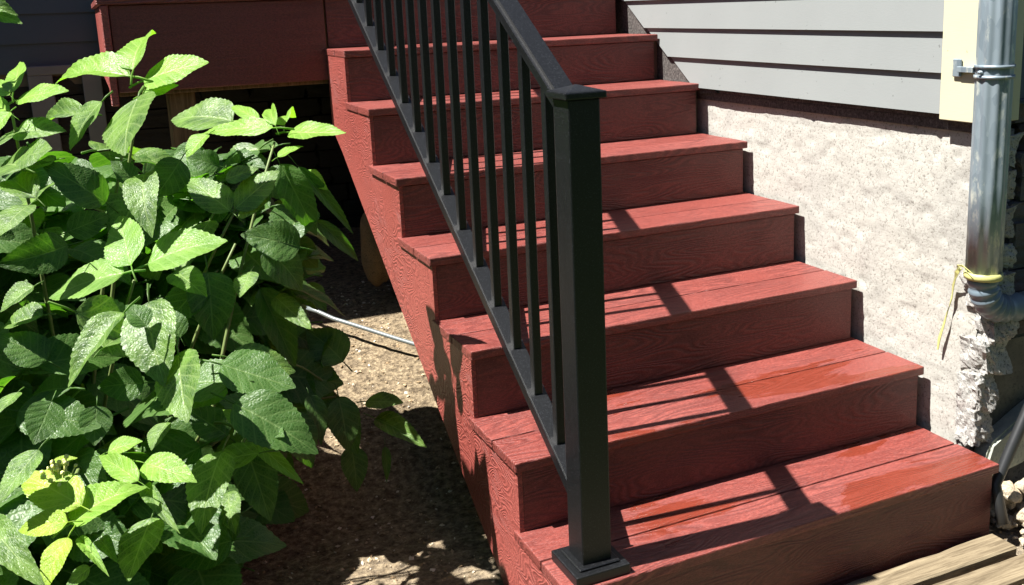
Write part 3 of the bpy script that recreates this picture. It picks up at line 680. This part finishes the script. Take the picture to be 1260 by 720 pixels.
(-0.186, 0.8, 0.31, -0.096, 0.66, 0.274, -0.385, -0.454, 0.803, 0.059, 'L'),
(-0.165, 0.8, 0.225, -0.178, 0.748, 0.149, 0.017, -0.827, 0.563, 0.026, 'D'),
(-0.257, 0.8, 0.246, -0.26, 0.737, 0.146, 0.081, -0.844, 0.53, 0.074, 'D'),
(-0.286, 0.8, 0.393, -0.259, 0.719, 0.255, -0.222, -0.859, 0.461, 0.086, 'D'),
]
# ================================================================ SHRUB
def leaf_mesh(seed, mat, fold=.22, droop=.25, nseg=15):
    """unit leaf: width 1 along x, length 1 along y, upper side +z; serrated, folded on its midrib, with a stalk"""
    r_ = random.Random(seed); bm = bmesh.new(); uvl = bm.loops.layers.uv.new('UVMap'); rows = []; tw = r_.uniform(-.12, .12); sd = r_.uniform(-.05, .05)
    def prof(t): return .5*t**.55*(1-t)**1.0/.368 if 0 < t < 1 else 0
    for i in range(nseg*2+1):
        t = i/(nseg*2); w_ = prof(t)
        if i % 2 == 1: w_ *= 1.025
        elif 0 < i: w_ *= .975
        zc = -droop*t*t+droop*.35*t; xo = sd*math.sin(t*3.1)
        row = []
        for u in (-1, -.5, 0, .5, 1):
            x = u*w_; z = zc+abs(x)*fold*(1-.55*abs(u))+tw*x*t+.012*math.sin(t*15+seed)*abs(u)
            ty = t+(.012 if abs(u) == 1 and i % 2 else 0)
            row.append((bm.verts.new((x+xo, ty, z)), ((u*.5+.5), t)))
        rows.append(row)
    def face(q):
        f = bm.faces.new([a for a, _ in q]); 
        for lp, (_, uv) in zip(f.loops, q): lp[uvl].uv = uv
    for r0, r1 in zip(rows, rows[1:]):
        for j in range(4): face([r0[j], r0[j+1], r1[j+1], r1[j]])
    bmesh.ops.remove_doubles(bm, verts=bm.verts[:], dist=1e-5)
    me = bpy.data.meshes.new('leaf'); bm.to_mesh(me); bm.free(); shade(me)
    # stalk
    b2 = bmesh.new(); b2.from_mesh(me); tube_bm([(0, -.26, -.03), (0, -.1, .0), (0, .02, -.006)], [.02, .017, .013], 5, b2)
    b2.to_mesh(me); b2.free(); shade(me); me.materials.append(mat); return me
LM = {k: [leaf_mesh(10*i+j, M[m_], fo, dr) for j, (fo, dr) in enumerate(((.25, .22), (.12, .12), (.45, .35), (.2, .05), (.6, .2), (.32, .45)))] for i, (k, m_) in enumerate((('L', 'leaf'), ('D', 'leaf_old_shaded'), ('Y', 'leaf_young'), ('M', 'leaf_mid'), ('Z', 'leaf_yellow')))}
shrub = thing('leafy_shrub', 'large broad leaved green shrub with serrated leaves left of the stairs', 'shrub', (-.82, .55, -.03)); PL = shrub.location
rr = random.Random(77); nleaf = [0]
def place_leaf(B, T, N, W, k, parent=shrub, pl=PL):
    y = (T-B); L = y.length; y.normalize(); n = (N-y*N.dot(y)).normalized(); x = y.cross(n)
    m = Matrix(((x.x*W, y.x*L, n.x*L, B.x-pl.x), (x.y*W, y.y*L, n.y*L, B.y-pl.y), (x.z*W, y.z*L, n.z*L, B.z-pl.z), (0, 0, 0, 1)))
    o = bpy.data.objects.new('leaf', rr.choice(LM[k] if k in 'LD' else LM[k][:4])); COL.objects.link(o); o.parent = parent; o.matrix_local = m; nleaf[0] += 1; return o
for (a, b, c, d, e, f, g, h, i, w_, k) in HERO: place_leaf(Vector((a, b, c)), Vector((d, e, f)), Vector((g, h, i)), w_, k)
# stems: from the crown of the root to each shoot tip
root = Vector((-.85, .62, -.03))
TIPS = [(-.683, .6, 1.222), (-.919, .5, 1.211), (-.39, .75, 1.081), (-.517, .6, .949), (-.744, .3, .898), (-.579, .25, .565), (-.887, -.1, .631), (-.526, .55, .889), (-.719, .55, 1.157), (-.286, .8, .393), (-1.1, .4, 1.0), (-1.15, .9, 1.05), (-.7, 1.0, 1.0)]
CURV = []
for i, t in enumerate(TIPS):
    t = Vector(t); b = root+Vector((rr.uniform(-.1, .12), rr.uniform(-.12, .12), 0)); pts = []
    c1 = b.lerp(t, .45)+Vector((0, 0, .12))+Vector((rr.uniform(-.06, .06), rr.uniform(-.06, .06), 0)); c1.x = b.x+(t.x-b.x)*.35; c1.y = b.y+(t.y-b.y)*.35
    if t.z < .7: c1.z = t.z+.08
    for s in range(13):
        u = s/12; pts.append(b*(1-u)**2+c1*2*u*(1-u)+t*u*u)
    CURV.append(pts); tube('stem', pts, [.0065-.0037*s/12 for s in range(13)], M['stem'], shrub, 6)
A_, B_, F_ = (.9065, -.4207, -.0355), (.1179, .1714, .9781), (.4054, .8908, -.2050)
SUN = Vector((-.557, .05, 1)).normalized(); CAM = Vector((-.78, -1.694, 1.381))
HC = [(Vector(h_[0:3]).lerp(Vector(h_[3:6]), .5), h_[10]) for h_ in HERO]
VA, VB, VF = Vector(A_), Vector(B_), Vector(F_)
def crowds(c, r_):
    v = c-CAM; px = 678+1230*v.dot(VA)/v.dot(VF); py = 263-1230*v.dot(VB)/v.dot(VF)
    if px > (395 if py < 470 else 395-(py-470)*.75 if py < 560 else 325): return True
    # keep the small inner leaves from growing through or over the outer shoots
    dc = (c-CAM); dl = dc.length; dc.normalize()
    for hc, k in HC:
        v = hc-CAM; al = v.dot(dc)
        if (v-dc*al).length < .055 and dl < al+.05: return True
        if k != 'D':
            w_ = c-hc; s_ = w_.dot(SUN)
            if s_ > 0 and (w_-SUN*s_).length < .062 and r_ < .9: return True
    return False
# filler leaves in opposite pairs along the stems and twigs inside the crown
def filler(target, rs):
    made = 0; guard = 0
    while made < target and guard < 60000:
        guard += 1
        z = rs.uniform(.12, 1.08); y = rs.uniform(-.05, 1.15); x = rs.uniform(-1.35, -.25)
        # crown envelope: leans left and back, open at the lower right
        xr = -.36-.16*abs(z-.75)+.12*min(max(y, 0), .8)
        if z > .98: xr -= (z-.98)*1.4
        yf = -.02+.55*max(0, z-.62)+.10*rs.random()
        if x < -.8: yf -= .05
        if x > xr or y < yf+.08 or (z < .25 and x > -.55): continue
        if z+x/.557 > .655*y-.33 and not .74 < y < .98: continue
        ang = rs.uniform(0, 6.283); out = Vector((math.cos(ang), math.sin(ang)-.35, rs.uniform(-.75, .05))).normalized()
        L = rs.uniform(.11, .19)
        if -.48 < x+.557*z < .12 and .22 < y-.05*z < .72 and rs.random() < .97: continue
        if crowds(Vector((x, y, z))+out*L*.5, rs.random()): continue
        n = Vector((-.28+rs.uniform(-.4, .4), -.35+rs.uniform(-.4, .3), .8))
        b = Vector((x, y, z))
        yield b, b+out*L, n, L*rs.uniform(.55, .78); made += 1
rs = random.Random(5)
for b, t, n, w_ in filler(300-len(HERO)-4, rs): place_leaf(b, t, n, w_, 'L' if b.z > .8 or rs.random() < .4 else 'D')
# leaves of the right flank, whose shade falls on the bare soil
bm = bmesh.new(); rs = random.Random(99)
def joined(b, t, n, w_):
    y = (t-b); L = y.length; y.normalize(); n = (n-y*n.dot(y)).normalized(); x = y.cross(n)
    m = Matrix(((x.x*w_, y.x*L, n.x*L, b.x-PL.x), (x.y*w_, y.y*L, n.y*L, b.y-PL.y), (x.z*w_, y.z*L, n.z*L, b.z-PL.z), (0, 0, 0, 1)))
    t_ = rs.choice(LM['D']).copy(); t_.transform(m); bm.from_mesh(t_); bpy.data.meshes.remove(t_)
for i in range(460):
    y = rs.uniform(.78, 1.34); zs = rs.uniform(-.12, .655*y-.45); x = rs.uniform(-.68, -.36); b = Vector((x, y, zs-x/.557))
    if b.z > 1.0 or b.z < .42: continue
    a_ = rs.uniform(0, 6.283); L = rs.uniform(.10, .16); out = Vector((math.cos(a_), math.sin(a_), rs.uniform(-.5, .1))).normalized()
    if crowds(b, 1): continue
    joined(b-out*L*.5, b+out*L*.5, Vector((-.35+rs.uniform(-.3, .3), rs.uniform(-.3, .2), .85)), L*.72)
# the rest of the crown, joined
for b, t, n, w_ in filler(950, rs): joined(b, t, n, w_)
for i in range(330):
    b = Vector((rs.uniform(-1.3, -.42), rs.uniform(.76, 1.3), rs.uniform(.12, .80)))
    if b.z+b.x/.557 > .655*b.y-.40 or crowds(b, 1): continue
    a_ = rs.uniform(0, 6.283); L = rs.uniform(.11, .19); out = Vector((math.cos(a_), math.sin(a_)*.6, rs.uniform(-.7, -.1))).normalized()
    joined(b, b+out*L, Vector((rs.uniform(-.3, .3), -.8, .5)), L*.75)
me = bm_mesh(bm, 'foliage', True); o = link('foliage', me, M['leaf_old_shaded'], shrub); o['kind'] = 'stuff'
# thin trailing twig at the right with hanging leaves, flower buds in the yellow shoot
tube('twig', [(-.46, .72, .56), (-.429, .75, .539), (-.37, .77, .50), (-.325, .785, .455), (-.29, .80, .405), (-.262, .80, .36)], .0028, M['stem'], shrub, 5)
tube('twig', [(-.579, .25, .565), (-.60, .26, .52), (-.63, .3, .44), (-.7, .4, .3)], .003, M['stem'], shrub, 5)
bm = bmesh.new()
for i in range(26):
    c = Vector((-.895+rs.gauss(0, .016), -.02+rs.gauss(0, .016), .69+rs.gauss(0, .008))); t = bmesh.new(); bmesh.ops.create_icosphere(t, subdivisions=1, radius=rs.uniform(.003, .0055), matrix=Matrix.Translation(c)); mm = bpy.data.meshes.new('t'); t.to_mesh(mm); t.free(); bm.from_mesh(mm); bpy.data.meshes.remove(mm)
    tube_bm([(-.89, -.03, .655), c], .0009, 4, bm)
o = link('flower_buds', bm_mesh(bm, 'flower_buds', True), M['bud'], shrub); o.location = -PL
# overhanging twig, top left
br = thing('overhanging_branch', 'small leafy twig hanging in at the top left corner', 'branch', (-1.05, .55, 1.5)); bl = br.location
tube('twig', [(-1.5, .6, 1.75), (-1.25, .57, 1.6), (-1.05, .55, 1.48), (-.97, .54, 1.43), (-.93, .54, 1.40)], .004, M['stem'], br, 6)
for b, t, k in (((-1.0, .54, 1.45), (-.95, .50, 1.405), 'L'), ((-.97, .54, 1.43), (-.885, .52, 1.405), 'L'), ((-.94, .54, 1.41), (-.93, .5, 1.365), 'L'), ((-.96, .54, 1.425), (-1.0, .5, 1.39), 'L'), ((-1.03, .55, 1.47), (-1.06, .5, 1.42), 'D'), ((-.935, .54, 1.405), (-.88, .52, 1.382), 'L')):
    place_leaf(Vector(b), Vector(t), Vector((-.4, -.4, .8)), .035, k, br, bl)
